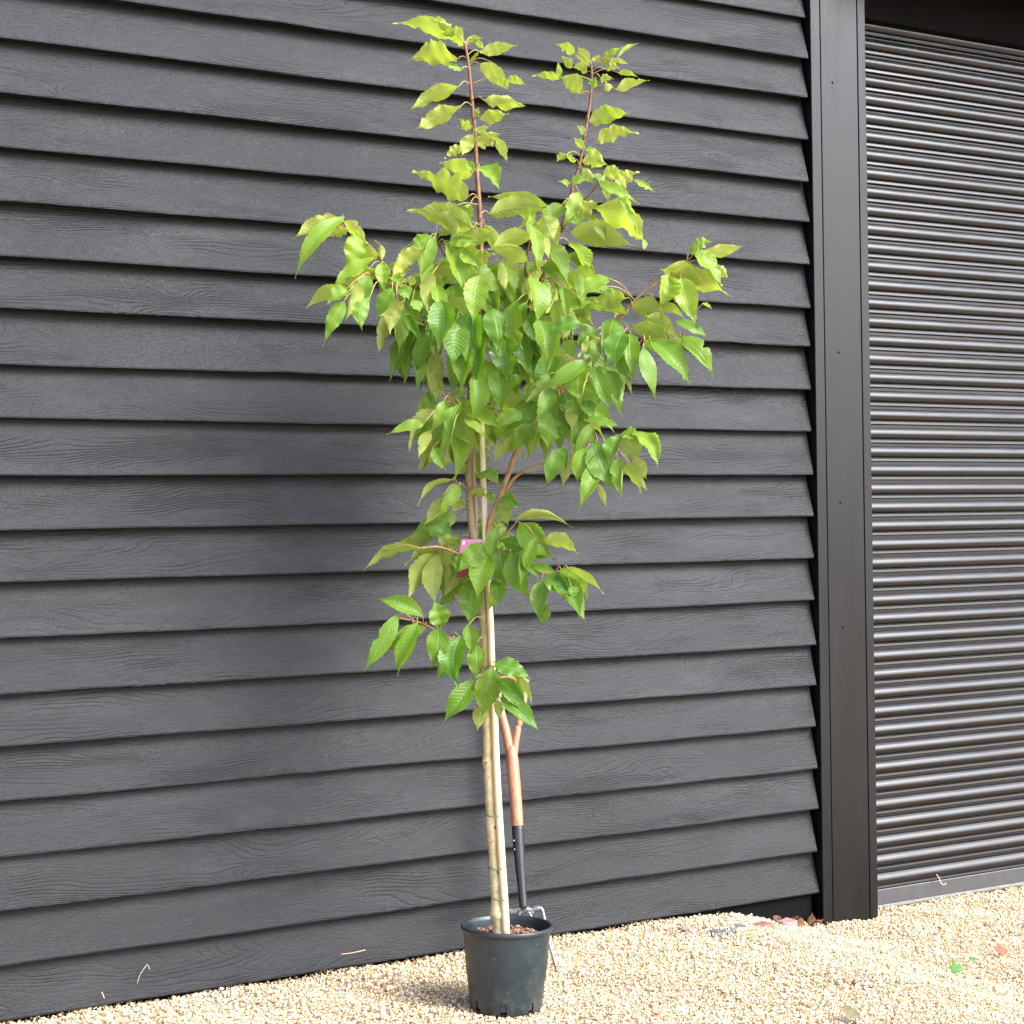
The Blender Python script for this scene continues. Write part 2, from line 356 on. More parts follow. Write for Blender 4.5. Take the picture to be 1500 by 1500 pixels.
# ------------------------------------------------------------------ boarded wall
L0 = [56,136.5,214.4,294,376,451,533.5,612.5,696,776,854,935.5,1018.7,1095.5,1175.5,1256.8,1334.7,1416,1496]
POSTF = -.012                                                # front plane of the post
pL = onY(1197, 700, POSTF)[0]; pR = onY(1277, 700, POSTF)[0]
wall = thing('timber_wall', 'black stained feather-edge boarded barn wall behind the potted tree', 'wall', (0, 0, 0))
edges = [float(onY(0, y, 0)[2]) for y in L0]
tops = [edges[0]+.15*k for k in range(7, 0, -1)]
tops[-1] = 2.857; tops[-2] = 2.994; tops[-3] = 3.1434; tops[-4] = 3.29; tops[-5] = 3.44; tops[-6] = 3.59; tops[-7] = 3.74
edges = tops + edges
XA, LEAN, TH = -2.8, .046, .034
for i, zb in enumerate(edges):
    zt = (edges[i-1] if i else zb+.15) + .035                # runs up under the board above
    n = 56; xe = pL - .006 - abs(random.gauss(0, .004)); V = []; Fc = []
    ph = [random.uniform(0, 6.28) for _ in range(4)]; tilt = random.gauss(0, .0006)
    nick = [(random.uniform(0, 3.6), random.uniform(.01, .03), random.uniform(.001, .004)) for _ in range(4)]
    proud = random.gauss(0, .0025); lean = LEAN + random.gauss(0, .003)
    for k in range(n+1):
        x = XA + (xe-XA)*k/n
        wv = .0012*math.sin(1.3*x+ph[0]) + .0008*math.sin(3.7*x+ph[1]) + .0005*math.sin(11*x+ph[2]) + tilt*(x-2) + random.gauss(0, .0004)
        yv = proud + .002*math.sin(1.9*x+ph[3])
        for nxx, nw, nd in nick: wv += nd*math.exp(-((x-nxx)/nw)**2)
        # section: lower front edge, upper front, upper back, lower back
        sec = [(yv, zb+wv+.0015), (yv-.0008, zb+wv+.006), (yv+lean, zt), (yv+lean+.008, zt), (yv+TH, zb+wv+.004), (yv+.004, zb+wv)]
        V += [(x, a, b) for a, b in sec]
    m = 6
    for k in range(n):
        for j in range(m): Fc.append((k*m+j, k*m+(j+1) % m, (k+1)*m+(j+1) % m, (k+1)*m+j))
    Fc.append(tuple(range(m-1, -1, -1))); Fc.append(tuple(n*m+j for j in range(m)))
    Fc = [tuple(reversed(f)) for f in Fc]
    mesh('plank', V, Fc, M_plank, wall)
box('backing_board', (XA, .085, -.3), (pL+.1, .10, 3.9), M_dark, wall, 0)
box('sole_plate', (XA, .03, -.3), (pL-.02, .07, .012), M_dark, wall, 0)

# ------------------------------------------------------------------ square post between wall and shutter
post = thing('door_post', 'square black timber post cased in boards between the boarded wall and the shutter', 'post', (pL, POSTF, -.12))
def inpost(o): o.location = (0, 0, 0); o.parent = post; o.matrix_parent_inverse = Matrix.Translation((-pL, -POSTF, .12)); return o
wS = (pR-pL)
s1, s2 = pL+wS*.18, pL+wS*.845
inpost(box('edge_strip', (pL, POSTF, -.2), (s1-.0035, .16, 3.9), M_post, None, .002))
inpost(box('front_board', (s1, POSTF+.0005, -.2), (s2, .15, 3.9), M_post, None, .002))
inpost(box('edge_strip', (s2+.0035, POSTF, -.2), (pR, .16, 3.9), M_post, None, .002))
inpost(box('core', (pL+.01, POSTF+.012, -.2), (pR-.01, .14, 3.9), M_dark, None, 0))
for px, py in ((1219.5, 121), (1228.5, 516.5), (1231, 737), (1235, 919)):
    p = onY(px, py, POSTF)
    V, Fc = lathe_geo([(.0001, .0006), (.0035, .0006), (.0042, 0.0), (.0042, -.002)], 12)
    V = [(p[0]+a, POSTF-.0004-c, p[2]+b) for a, b, c in V]
    inpost(mesh('nail_hole', V, Fc, M_dark))

# ------------------------------------------------------------------ roller shutter
SY = .10                                                     # depth of the slat plane behind the wall face
shb = onY(1288, 1330, SY); x0, x1 = pR-.03, pR+2.3
zb0 = float(shb[2])
shut = thing('roller_shutter', 'closed dark brown steel roller shutter with horizontal slats right of the post', 'shutter', (x0, SY, zb0))
zA = float(onY(1280, 70, SY)[2]); zB = float(onY(1280, 70+27.6*40, SY)[2]); PIT = .0745
zt1 = float(onY(1270, 185/3.75, SY)[2]); zt2 = float(onY(1270, 1405/3.75, SY)[2]); PIT = (zt1-zt2)/12
prof = [(.006, .0), (-.0010, .0010), (-.0024, .0028), (-.0012, PIT*.145), (.003, PIT*.165), (.003, PIT*.205)]
for t, q in ((0, .05), (.04, .28), (.10, .55), (.19, .78), (.31, .94), (.42, 1), (.53, .985), (.65, .90), (.77, .76), (.89, .55), (1, .30)):
    prof.append((-.0005-.0165*q, PIT*(.21+.61*t)))
prof += [(.006, PIT*.835), (.012, PIT*.86), (.012, PIT*1.0)]
W = x1-x0; V = []; Fc = []
for x in (0, W):
    V += [(x, a, b) for a, b in prof]
m = len(prof)
for j in range(m-1): Fc.append((j, m+j, m+j+1, j+1))
sm = bpy.data.meshes.new('slat'); sm.from_pydata(V, [], Fc); sm.materials.append(M_steel); sm.update()
sm.polygons.foreach_set('use_smooth', [6 <= j < 15 for j in range(m-1)])
bar_h = float(onY(1288, 1302, SY)[2]) - zb0
nS = int((3.52-(zb0+bar_h))/PIT)
for k in range(nS):
    o = bpy.data.objects.new('slat', sm); COL.objects.link(o); o.parent = shut; o.location = (random.uniform(-.002, .002), random.gauss(0, .0006), bar_h+k*PIT)
bb = box('bottom_bar', (0, -.004, .012), (W, .02, bar_h-.002), M_bar, shut, .002)
bb = box('weather_strip', (0, -.012, 0), (W, .015, .0118), M_trim, shut, .002)
box('backing_sheet', (0, .03, .0), (W, .04, 3.9-zb0), M_dark, shut, 0)
hz = float(onY(1268, 27, SY-.045)[2])
lin = thing('lintel', 'dark lintel box across the top of the shutter opening', 'lintel', (pR, 0, hz))
sof = 3.37-hz
box('face_board', (0.001, SY-.045, 0), (2.3, SY+.03, sof-.001), M_lintel, lin, .003)
box('soffit', (0.001, -.20, sof), (2.3, SY+.03, sof+.04), M_lintel, lin, .003)
box('fascia', (0.001, -.23, sof-.01), (2.3, -.2005, sof+.25), M_lintel, lin, .003)

# ------------------------------------------------------------------ plant pot
pc = onZ(741, 1492, 0.0); ax = fwd.copy(); ax[2] = 0; ax /= np.linalg.norm(ax); pc = pc + ax*.100; pc[2] = 0.0
H, RB, RT = .232, .101, .124
pot = thing('plant_pot', 'round dark green-grey plastic nursery pot standing on the gravel', 'plant pot', tuple(pc))
pot.rotation_euler = (R(-1.0), R(2.2), 0)
n = 72; V = []; Fc = []
prof = [(RB-.004, 0, 0), (RB, .004, 0), (RB+.0015, .012, 0), (RB+.004, .034, 0)]
for t in (.25, .4, .55, .7, .82, .92): prof.append((RB+(RT-RB)*t, H*t, 0))
prof += [(RT-.001, H-.016, 0), (RT+.0035, H-.014, 0), (RT+.0055, H-.011, 0), (RT+.0058, H-.004, 0), (RT+.004, H-.0005, 0), (RT+.001, H, 0), (RT-.0025, H-.002, 0), (RT-.004, H-.014, 0), (RB+.014, H*.5, 0), (RB-.003, .012, 0)]
for r, z, _ in prof:
    for k in range(n):
        a = 2*math.pi*k/n; rr = r*(1+.006*math.sin(2*a+1)*(z/H)); V.append((rr*math.cos(a), rr*math.sin(a), z))
for i in range(len(prof)-1):
    for k in range(n):
        if i in (1, 2) and (k % 9) in (0, 1): continue        # drainage slots cut through the foot
        Fc.append((i*n+k, i*n+(k+1) % n, (i+1)*n+(k+1) % n, (i+1)*n+k))
mesh('pot_wall', V, Fc, M_pot, pot, True).rotation_euler = (0, 0, R(8))
V, Fc = lathe_geo([(.0005, .006), (RB-.006, .006), (RB-.005, .05), (RB+.004, .10)], 36)
mesh('slot_shade', V, Fc, M_dark, pot)  # black inner cup paints the shade seen through the drainage slots
# compost: one mass, with loose bark chips
cz = H-.034; V, Fc = lathe_geo([(.0005, cz+.006), (.03, cz+.004), (.07, cz), (RT-.0135, cz-.003)], 32)
V = [(a, b, c+random.gauss(0, .002)) for a, b, c in V]
nb = len(Fc)
for k in range(420):
    a = random.uniform(0, 6.28); r = (RT-.024)*math.sqrt(random.random()); s = random.uniform(.003, .009)
    q = Matrix.Translation((r*math.cos(a), r*math.sin(a), cz+.003+random.uniform(0, .004))) @ Matrix.Rotation(random.uniform(0, 6.28), 4, 'Z') @ Matrix.Rotation(random.gauss(0, .5), 4, 'X') @ Matrix.Rotation(random.gauss(0, .5), 4, 'Y')
    b0 = len(V); dx, dy, dz = s, s*random.uniform(.3, .7), s*random.uniform(.15, .4)
    V += [tuple(q @ Vector((sx*dx, sy*dy, sz*dz))) for sz in (-1, 1) for sx, sy in ((-1, -1), (1, -.8), (.9, 1), (-1, .8))]
    Fc += [tuple(b0+i for i in f) for f in ((0,3,2,1),(4,5,6,7),(0,1,5,4),(1,2,6,5),(2,3,7,6),(3,0,4,7))]
M_chipr = simple('reddish bark chips', (.22, .07, .045), .9, (.12, .05, .03), 40)
M_chipw2 = simple('pale bark chips', (.48, .36, .26), .9, (.30, .2, .13), 40)
comp = mesh('compost', V, Fc, [M_soil, M_chip, M_chipr, M_chipw2]); comp.location = pc; comp['kind'] = 'stuff'
for i, p in enumerate(comp.data.polygons):
    if i >= nb: p.material_index = (1, 2, 3, 1, 2)[((i-nb)//6) % 5]

# ------------------------------------------------------------------ the tree
ZT = float(np.dot(pc-CAM, fwd))                              # depth of the trunk
def T(x, y, dz=0.0): return atD(x, y, ZT-dz)                 # dz: metres nearer to the viewer
tree = thing('cherry_tree', 'young potted cherry tree with drooping green leaves in front of the black wall', 'tree', tuple(pc))
tinv = Matrix.Translation((-pc[0], -pc[1], 0))
def intree(o): o.parent = tree; o.matrix_parent_inverse = tinv; return o
SC = ZT/F                                                    # metres per photo pixel at the trunk
BR = []                                                      # (points px, dz start, dz end)
def branch(name, pts, r0, r1, d0, d1, mat, n=8, lab=None):
    P = spline([(x, y, 0) for x, y in pts], 6); k = len(P)
    W = [T(p[0], p[1], d0+(d1-d0)*i/(k-1)) for i, p in enumerate(P)]
    rad = [(r0+(r1-r0)*(i/(k-1))**.8)*SC for i in range(k)]
    for i, p in enumerate(P): BR.append((p[0], p[1], d0+(d1-d0)*i/(k-1), rad[i]))
    return intree(tube(name, W, rad, mat, None, n))
trunk_px = [(732.5,1374),(730.5,1352),(729,1340),(728,1315),(726,1280),(721,1205),(718,1150),(716,1100),(714.5,1040),(712.5,980),(709,905),(703,845),(697,800),(693,770),(689.5,715),(688,680),(688,640),(690,600),(693,560),(696,520),(699,470)]
P = spline([(x, y, 0) for x, y in trunk_px], 5); k = len(P); W = []; rad = []
for x, y, _ in P:
    dz_ = -.06*min(1, max(0, (640-y)/120)); W.append(T(x, y, dz_)); f = (1374-y)/900; r = 8.6-1.6*min(f, 1)
    r += 4.0*math.exp(-((y-1338)/10)**2) + 1.5*math.exp(-((y-1368)/10)**2) + .9*math.exp(-((y-1117)/7)**2) + .9*math.exp(-((y-1212)/5)**2)+.7*math.exp(-((y-1277)/5)**2) + .3*math.sin(y*.21) + .25*math.sin(y*.47+1)
    rad.append(r*SC); BR.append((x, y, dz_, r*SC))
tr = intree(tube('trunk', W, rad, M_bark, None, 14))
for v in tr.data.vertices: v.co += Vector((random.gauss(0, .0005), random.gauss(0, .0005), 0))
for x, y in ((709, 1117), (723, 1212), (727, 1277)):         # cut-off side shoots
    p = T(x+2, y, .0135); V, Fc = lathe_geo([(.0001, .002), (.0035, .003), (.006, .002), (.0085, -.002), (.009, -.008)], 14)
    q = Vector(-ax).to_track_quat('Z', 'Y').to_matrix().to_4x4(); V = [tuple(Vector(p)+q @ Vector(v)) for v in V]
    o = intree(mesh('pruning_knot', V, Fc, [M_bark, M_twig])); 
    for i, pl in enumerate(o.data.polygons): pl.material_index = 1 if i < 28 else 0
leader = [(699,470),(702,430),(704,385),(704,345),(702,300),(698,245),(696,200),(692,155),(688,110),(685,85),(681,64)]
branch('branch', leader, 5.2, 2.0, -.06, -.03, M_twig)
branch('branch', [(694,790),(698,765),(697,735),(695,700),(694,660)], 3.0, 2.2, .005, .03, M_bark)
branch('branch', [(712,800),(714,782),(722,752),(735,720),(747,688),(757,660),(772,640),(791,617),(806,598),(820,575),(840,548),(861,531),(876,500),(893,482),(912,462),(930,440),(955,420),(985,400),(1005,385)], 5.2, 1.6, .01, .16, M_twig2)
branch('branch', [(740,722),(752,702),(772,688),(797,678),(825,672),(860,660),(895,650)], 2.6, 1.3, .03, .14, M_twig2)
branch('branch', [(876,500),(900,492),(925,488),(950,498),(978,495),(1003,493)], 2.0, 1.2, .12, .2, M_twig)
branch('branch', [(695,640),(706,600),(728,552),(745,505),(762,468),(785,425),(803,390),(816,352),(833,300),(840,270),(850,235),(857,195),(864,152),(867,112),(866,95)], 5.0, 1.8, -.07, -.14, M_twig)
branch('branch', [(822,340),(834,318),(852,298),(870,278),(885,262)], 2.2, 1.0, -.1, -.06, M_twig)
branch('branch', [(785,425),(770,400),(774,365),(780,330)], 2.4, 1.2, -.08, -.03, M_twig)
branch('branch', [(699,480),(680,462),(652,442),(625,424),(597,412),(567,391),(546,365),(525,347),(503,333),(495,322)], 4.0, 1.5, -.06, .12, M_twig)
branch('branch', [(696,430),(680,410),(664,390),(652,374),(643,358),(639,350)], 2.4, 1.2, -.06, .06, M_twig)
branch('branch', [(597,412),(570,415),(545,402)], 1.8, 1.0, .09, .13, M_twig2)
branch('branch', [(698,500),(670,500),(640,485),(605,470)], 2.4, 1.2, -.05, .03, M_twig2)
branch('branch', [(699,470),(725,462),(752,455),(775,450)], 2.4, 1.2, -.06, .0, M_twig2)
branch('branch', [(689,660),(684,630),(676,610),(668,595),(660,585)], 2.4, 1.3, .0, .04, M_twig2)
branch('branch', [(689,650),(706,618),(718,596),(722,582)], 2.2, 1.1, .0, .03, M_twig2)
branch('branch', [(702,835),(690,822),(664,808),(640,801),(616,803)], 2.6, 1.2, .02, .10, M_twig2)
branch('branch', [(704,850),(718,815),(740,807),(762,818),(780,830),(797,840),(824,836)], 2.6, 1.2, .02, .15, M_twig2)
branch('branch', [(716,795),(730,790),(745,778),(757,764)], 2.0, 1.0, .01, .06, M_twig2)
branch('branch', [(711,960),(690,946),(662,936),(640,925),(615,912),(582,905)], 2.4, 1.3, .01, .14, M_twig)
branch('branch', [(711,985),(716,976),(727,977)], 2.0, 1.0, .01, .05, M_twig2)
branch('branch', [(714,1010),(722,1020),(728,1030)], 2.0, 1.0, .01, .04, M_twig2)
branch('branch', [(688,720),(678,710),(670,708)], 1.6, 1.0, .01, .03, M_twig2)
BRA = np.array(BR)

# leaves. One row per leaf: stalk end x,y, tip x,y, apparent width, side towards the viewer (t upper, u under), in the pixels of an enlarged detail
LA = (400, 0, 3.75, """1000,200,685,122,85,u;1045,240,925,185,100,u;990,190,870,103,40,u;1060,245,1150,215,30,u;1100,215,1165,268,30,u;1145,285,1330,245,60,u;1080,340,1140,275,25,t;1000,330,768,315,95,u;1030,385,940,350,40,t;1140,355,1300,490,85,u;1195,340,1260,470,45,u;1280,440,1385,460,45,u;1010,480,750,605,75,u;1020,590,778,700,85,u;1160,550,1375,570,75,u;1140,650,1285,625,65,u;1115,640,1130,590,35,t;1080,710,1025,655,80,u;1110,720,1190,690,30,u;1130,800,1240,730,90,u;1225,760,1285,880,55,u;1100,740,1040,850,80,u;1030,810,945,865,50,u;1085,960,930,890,85,u;1100,940,1055,890,50,t;1060,1080,785,945,130,u;1140,925,1240,1035,110,t;1090,1250,758,1155,125,u""")
LB = (720, 0, 3.75, """0,1175,325,1155,100,u;300,1130,0,1082,80,u;240,1200,130,1165,70,u;240,1190,150,1245,50,u;455,290,365,240,50,u;535,320,475,255,55,u;540,340,460,300,50,u;440,370,385,310,50,u;520,400,440,370,60,u;495,510,380,425,90,u;370,430,365,340,35,t;370,430,230,410,35,u;550,330,605,305,20,u;610,350,720,260,60,t;690,320,800,240,25,u;620,350,660,340,55,t;640,390,700,375,50,u;700,400,800,420,30,u;650,330,750,355,25,u;560,480,575,420,50,t;600,430,665,430,40,u;640,500,625,450,50,u;690,490,850,435,50,u;545,670,755,620,80,u;580,765,795,730,75,u;500,740,465,690,50,t;500,820,455,760,40,u;510,820,595,855,35,t;455,895,405,845,30,u;405,850,360,885,45,u;500,890,630,900,90,u;500,930,560,1010,60,u;620,950,740,960,65,u;690,1030,800,945,75,u;790,990,895,1045,45,t;560,960,625,1010,60,t;440,1000,520,990,60,t;420,1020,370,995,40,t;600,1010,800,1110,70,t;610,1040,640,1110,40,u;480,1060,400,1230,90,t;400,1130,470,1260,110,t;480,1190,590,1105,80,u;450,1280,770,1330,125,u;570,1150,845,1330,130,u;690,1080,790,1280,35,t;280,1190,340,1320,150,u;220,1310,0,1360,90,u;190,1430,-10,1370,80,u;225,1240,260,1480,75,t""")
LC = (420, 300, 4.286, """710,640,710,900,130,t;650,660,575,915,80,u;760,820,740,1110,110,t;700,860,645,1090,80,t;870,720,780,830,110,t;960,590,840,690,120,t;1210,670,1100,760,120,t;1040,930,1040,1170,140,t;1190,970,1160,1190,120,t;935,930,940,1240,110,u;900,1060,925,1240,110,u;980,810,845,1120,80,u;1100,850,1160,1055,130,t;900,790,820,1045,100,t;840,950,820,1155,80,t;980,720,910,890,120,t;1030,690,1075,880,110,t;1270,570,1320,715,150,t;1190,630,1095,770,90,t;1010,440,825,695,105,u;1050,510,1060,715,110,t;840,310,835,620,115,t;1000,250,1100,530,125,t;1110,470,1120,610,40,u;900,200,780,275,110,t;925,205,850,435,90,t;1110,155,955,205,60,u;1030,235,1205,225,80,t;1110,280,1215,385,110,t;1060,380,900,420,70,u;1020,390,920,460,70,u;840,285,655,455,85,u;650,450,720,525,90,t;600,375,615,540,85,t;590,255,600,345,55,u;560,320,395,300,95,u;530,340,295,510,100,t;570,410,340,500,100,u;500,440,475,645,115,t;440,490,370,710,100,u;370,530,140,628,75,u;380,550,260,625,90,t;350,620,238,855,95,t;520,590,482,775,90,t;660,535,565,700,100,t;700,535,760,595,100,t;690,590,590,690,90,u;790,600,830,670,90,t;800,500,740,470,80,u;350,110,55,200,90,u;370,170,250,195,60,u;345,95,72,418,100,t;435,185,375,365,135,t;365,115,495,235,70,u""")
LD = (740, 300, 4.286, """60,750,140,1055,150,t;30,900,80,1170,150,t;180,910,200,1050,80,t;250,960,300,1100,110,u;150,1030,170,1165,100,u;60,630,140,865,150,t;170,630,200,805,120,t;230,620,335,865,130,t;300,640,412,865,130,t;255,620,400,865,70,u;240,760,340,930,140,u;190,800,210,965,60,u;330,540,540,725,105,u;400,640,532,785,80,u;370,860,430,955,80,u;230,400,390,500,110,t;265,240,392,485,140,t;430,420,560,440,120,u;400,450,655,525,110,u;230,500,140,625,110,t;140,480,150,560,80,u;120,490,110,570,70,u;490,600,655,660,70,u;760,690,600,670,60,u;745,590,562,597,95,u;640,510,600,580,60,t;1180,275,1280,230,75,t;1245,312,1477,255,70,u;1170,280,1345,490,110,t;1320,390,1395,450,70,u;1000,415,1385,555,120,u;1050,430,1250,480,100,u;1020,450,960,625,155,t;1010,510,1190,700,115,u;1110,475,1195,740,140,t;1240,620,1295,650,18,u;1000,560,1020,620,70,u;810,640,1015,720,110,u;960,640,1110,700,50,u;900,710,1080,815,100,u;820,760,1030,850,90,u;1075,740,1262,830,65,t;1110,840,1290,1057,125,t;1040,840,1115,912,50,u;920,860,1150,1098,130,t;885,860,1110,1060,80,u;870,870,895,920,30,u;740,810,690,1025,130,t;680,725,622,985,145,t;790,820,815,1095,110,t;745,950,790,1095,100,t;780,1060,800,1185,30,u;870,910,948,1190,95,t;570,790,450,900,100,t;585,845,465,945,90,u;590,870,560,1015,70,t;520,985,280,1140,95,t;570,1130,530,1322,115,t;490,1012,478,1245,158,t;640,1050,715,1240,95,t;570,1035,662,1275,115,t;420,1210,470,1312,120,t;280,1130,125,1235,60,u;290,1165,200,1335,105,t;480,1240,540,1350,80,t;530,1345,705,1388,55,t""")
LE = (580, 550, 3.75, """540,150,640,215,130,u;245,180,142,178,60,t;170,230,88,345,80,t;350,170,270,290,90,t;290,130,398,88,45,t;250,210,85,405,90,u;250,300,125,505,90,u;230,400,185,497,35,u;420,350,405,525,110,t;500,270,550,375,60,t;430,240,490,425,110,t;290,300,312,565,115,t;455,145,655,128,60,t;450,150,560,235,75,t;380,160,562,275,115,t;360,195,450,385,135,t;440,360,428,562,125,t;330,490,390,532,70,u;455,550,560,605,95,t;565,695,675,720,95,t;560,725,612,812,95,u;510,640,545,705,50,t;420,640,505,660,60,u;300,580,132,700,45,u;345,612,238,780,80,t;250,680,162,808,68,u;380,690,312,740,60,u;830,60,705,142,75,t;860,80,770,170,100,t;760,150,650,190,60,t;680,200,555,282,95,t;750,200,615,292,105,t;800,230,770,190,90,t;600,370,545,465,60,u;620,340,620,425,70,t;740,270,638,412,115,t;795,265,728,445,105,t;820,290,820,455,90,t;930,200,900,415,110,t;970,225,1030,385,105,t;890,192,843,395,145,t;905,120,1015,205,110,t;1000,170,1060,245,60,t;960,200,1135,345,55,u;1000,250,1092,385,60,t;1100,250,1215,272,32,t;900,410,838,595,115,t;910,400,930,505,70,t;960,470,915,605,55,u;970,380,1000,465,50,u;1050,405,1000,585,110,t;1090,510,1012,725,105,t;1110,600,1150,712,35,u;1100,380,1192,612,150,t;1220,335,1178,475,95,t;1240,330,1330,365,90,t;1220,470,1238,668,75,t;1260,340,1325,460,110,u;1300,325,1425,495,95,t;1270,490,1345,635,72,u;1310,450,1372,560,70,u;1330,560,1378,625,30,u""")
LF = (520, 740, 3.947, """555,195,412,112,115,t;200,262,138,255,30,t;450,165,203,268,85,u;480,250,595,190,85,u;480,280,298,328,50,u;480,300,466,555,115,u;470,290,312,515,120,u;510,290,505,525,95,u;370,255,72,357,68,u;650,350,513,515,55,u;600,290,518,435,95,t;640,280,565,402,100,t;665,185,775,228,70,t;830,30,880,108,90,u;850,110,840,172,65,u;950,80,1228,122,60,u;790,240,865,215,95,t;960,115,1130,290,160,t;865,205,1138,302,120,t;690,430,668,685,140,t;800,500,770,602,60,t;820,430,832,570,115,t;770,310,718,535,130,t;920,400,950,480,80,t;940,280,1072,435,65,t;760,232,658,395,135,t;905,290,1010,525,125,t;835,262,862,460,158,t;1040,350,1165,386,48,t;1100,580,1080,692,65,t;1080,450,1068,660,110,t;1130,430,1288,645,120,t;1115,420,1245,512,115,t;1280,480,1332,662,75,u;1200,375,1342,528,80,u;1240,370,1425,495,45,u;1250,470,1270,530,60,t;330,700,188,835,75,t;410,710,348,762,60,t;385,642,142,545,88,t;505,690,462,560,115,t;240,645,62,942,95,t;358,690,245,960,115,t;480,722,440,930,125,t;540,895,482,1005,65,t;565,785,485,915,105,t;655,700,672,855,98,t;700,820,690,1005,110,t;612,775,598,1035,138,t;680,1020,525,1235,112,t;740,1150,708,1295,85,u;815,1130,830,1235,52,u;790,945,740,1205,145,t;890,960,1020,1145,42,u;820,925,1010,1005,95,t;850,1120,1050,1288,115,t;830,1020,988,1205,105,t""")
age_shade_pt = lambda x, y: float(np.clip(np.interp(y, [60, 250, 380, 480, 620, 900, 1100], [1.0, .95, .74, .26, .50, .36, .26]) + .0009*max(0, x-850) + (.35 if x < 530 and y < 420 else 0) + (.30 if x > 930 and y < 470 else 0) + (.2 if 600 < x < 700 and 560 < y < 660 else 0), 0, 1))  # young towards the tops; the mid-crown dip paints crown shade into leaf colour
WS = [0, .04, .10, .18, .28, .40, .52, .64, .74, .82, .89, .95, 1.0]
WW = [.04, .24, .52, .77, .95, 1.0, .94, .75, .48, .25, .115, .05, 0.0]
TO = -ax
def blade(B, Tp, wid, side, rnd, young=0.0):
    B, Tp = np.array(B), np.array(Tp); c = Tp-B; L = np.linalg.norm(c); c = c/L
    up = np.array([0, 0, 1.0])
    if side == 't': n0 = up*rnd.uniform(.25, .75) + TO*rnd.uniform(.75, 1.0) + rt*rnd.uniform(-.35, .45)
    else: n0 = up*rnd.uniform(.65, .9) - TO*rnd.uniform(.45, .75) + rt*rnd.uniform(-.3, .3)
    n0 = n0-c*np.dot(n0, c)
    if np.linalg.norm(n0) < .25: n0 = (TO if side == 't' else -TO); n0 = n0-c*np.dot(n0, c)
    n0 /= np.linalg.norm(n0); s0 = np.cross(c, n0)
    vis = max(.45, abs(np.dot(n0, TO))); hw = .5*wid/vis; hw = min(hw, .38*L+.003)
    bow = rnd.uniform(.05, .14)*L; droop = rnd.uniform(.0, .10)*L; fold = (.06+(.62 if side == 't' else .26)*rnd.random()**1.6)*(1 if rnd.random() < .9 else -.5)
    side_c = rnd.gauss(0, .065)*L; skew = rnd.uniform(.85, 1.22); nt = [(rnd.uniform(.3, .9), rnd.uniform(.015, .05), rnd.uniform(.25, .7), rnd.choice((-1, 1))) for _ in range(2 if rnd.random() < .18+.5*young else 0)]; tw = rnd.uniform(-.5, .5); wav = rnd.uniform(.05, .13)*(1+.7*young); wf = rnd.uniform(2, 4); p0 = rnd.uniform(0, 6)
    curl = rnd.uniform(-.25, .35)
    rs = rnd.choice((-1, 1)) if rnd.random() < (.55 if side == 't' else .25) else 0; rk = rnd.uniform(.4, 1)
    NSEG = 20; V = []; UV = []
    for i in range(NSEG+1):
        s = i/NSEG; wd = np.interp(s**skew, WS, WW)*hw
        wd *= 1 + (.055 if i % 2 else -.035)*(0 if s < .12 or s > .93 else 1)
        m = B + c*s*L + n0*(bow*4*s*(1-s) - droop*s**3) + s0*(side_c*4*s*(1-s))
        a = tw*(s-.4); si = s0*math.cos(a)+n0*math.sin(a); ni = n0*math.cos(a)-s0*math.sin(a)
        for t in (-1, -.76, -.4, 0, .4, .76, 1):
            at = abs(t); xx = t
            for n_s, n_w, n_d, n_t in nt:                      # torn or eaten margin
                if t*n_t > .3: xx *= 1-n_d*math.exp(-((s-n_s)/n_w)**2)*at
            lift = fold*at*wd + curl*(at*at if at > .6 else 0)*wd*.5
            if t*rs > .5:                                      # a margin rolled over, its underside showing
                k = rk*min(1, max(0, (s-.12)*4))*min(1, max(0, (1-s)*5)); a_ = at-.4
                xx = rs*(.4 + a_*(1-k) + k*(.20 if at < .9 else .06)); lift += k*wd*(.16 if at < .9 else .40)
            lift += wav*hw*math.sin(wf*6.28*s+p0+t*1.5)*at
            lift += .018*hw*math.sin(78*(s-.17*at))*min(1, at*1.5)*(1-at*.3)   # the web between the side veins swells a little
            V.append(m + si*(xx*wd) + ni*lift); UV.append(((t+1)/2, s))
    NC = 7; Fc = []
    for i in range(NSEG):
        for j in range(NC-1): Fc.append((i*NC+j, i*NC+j+1, (i+1)*NC+j+1, (i+1)*NC+j))
    # orient so that the face normal is the upper side
    f = Fc[63]; nn = np.cross(V[f[1]]-V[f[0]], V[f[3]]-V[f[0]])
    if np.dot(nn, n0) < 0: Fc = [tuple(reversed(q)) for q in Fc]
    return V, Fc, UV, c, n0, L
def make_leaf(V, Fc, UV, nblade, age_shade, name='leaf'):
    me = bpy.data.meshes.new(name); me.from_pydata([tuple(map(float, v)) for v in V], [], Fc); me.update()
    me.materials.append(M_leaf); me.materials.append(M_pet)
    ul = me.uv_layers.new(name='UVMap'); vi = np.empty(len(me.loops), np.int32); me.loops.foreach_get('vertex_index', vi)
    ul.data.foreach_set('uv', np.array(UV, np.float32)[vi].reshape(-1))
    at = me.attributes.new('age_shade', 'FLOAT', 'POINT'); at.data.foreach_set('value', np.array(age_shade, np.float32))
    me.polygons.foreach_set('use_smooth', [True]*len(me.polygons)); me.polygons.foreach_set('material_index', [0 if q else 1 for q in nblade])
    o = bpy.data.objects.new(name, me); COL.objects.link(o); return intree(o)
rows = []
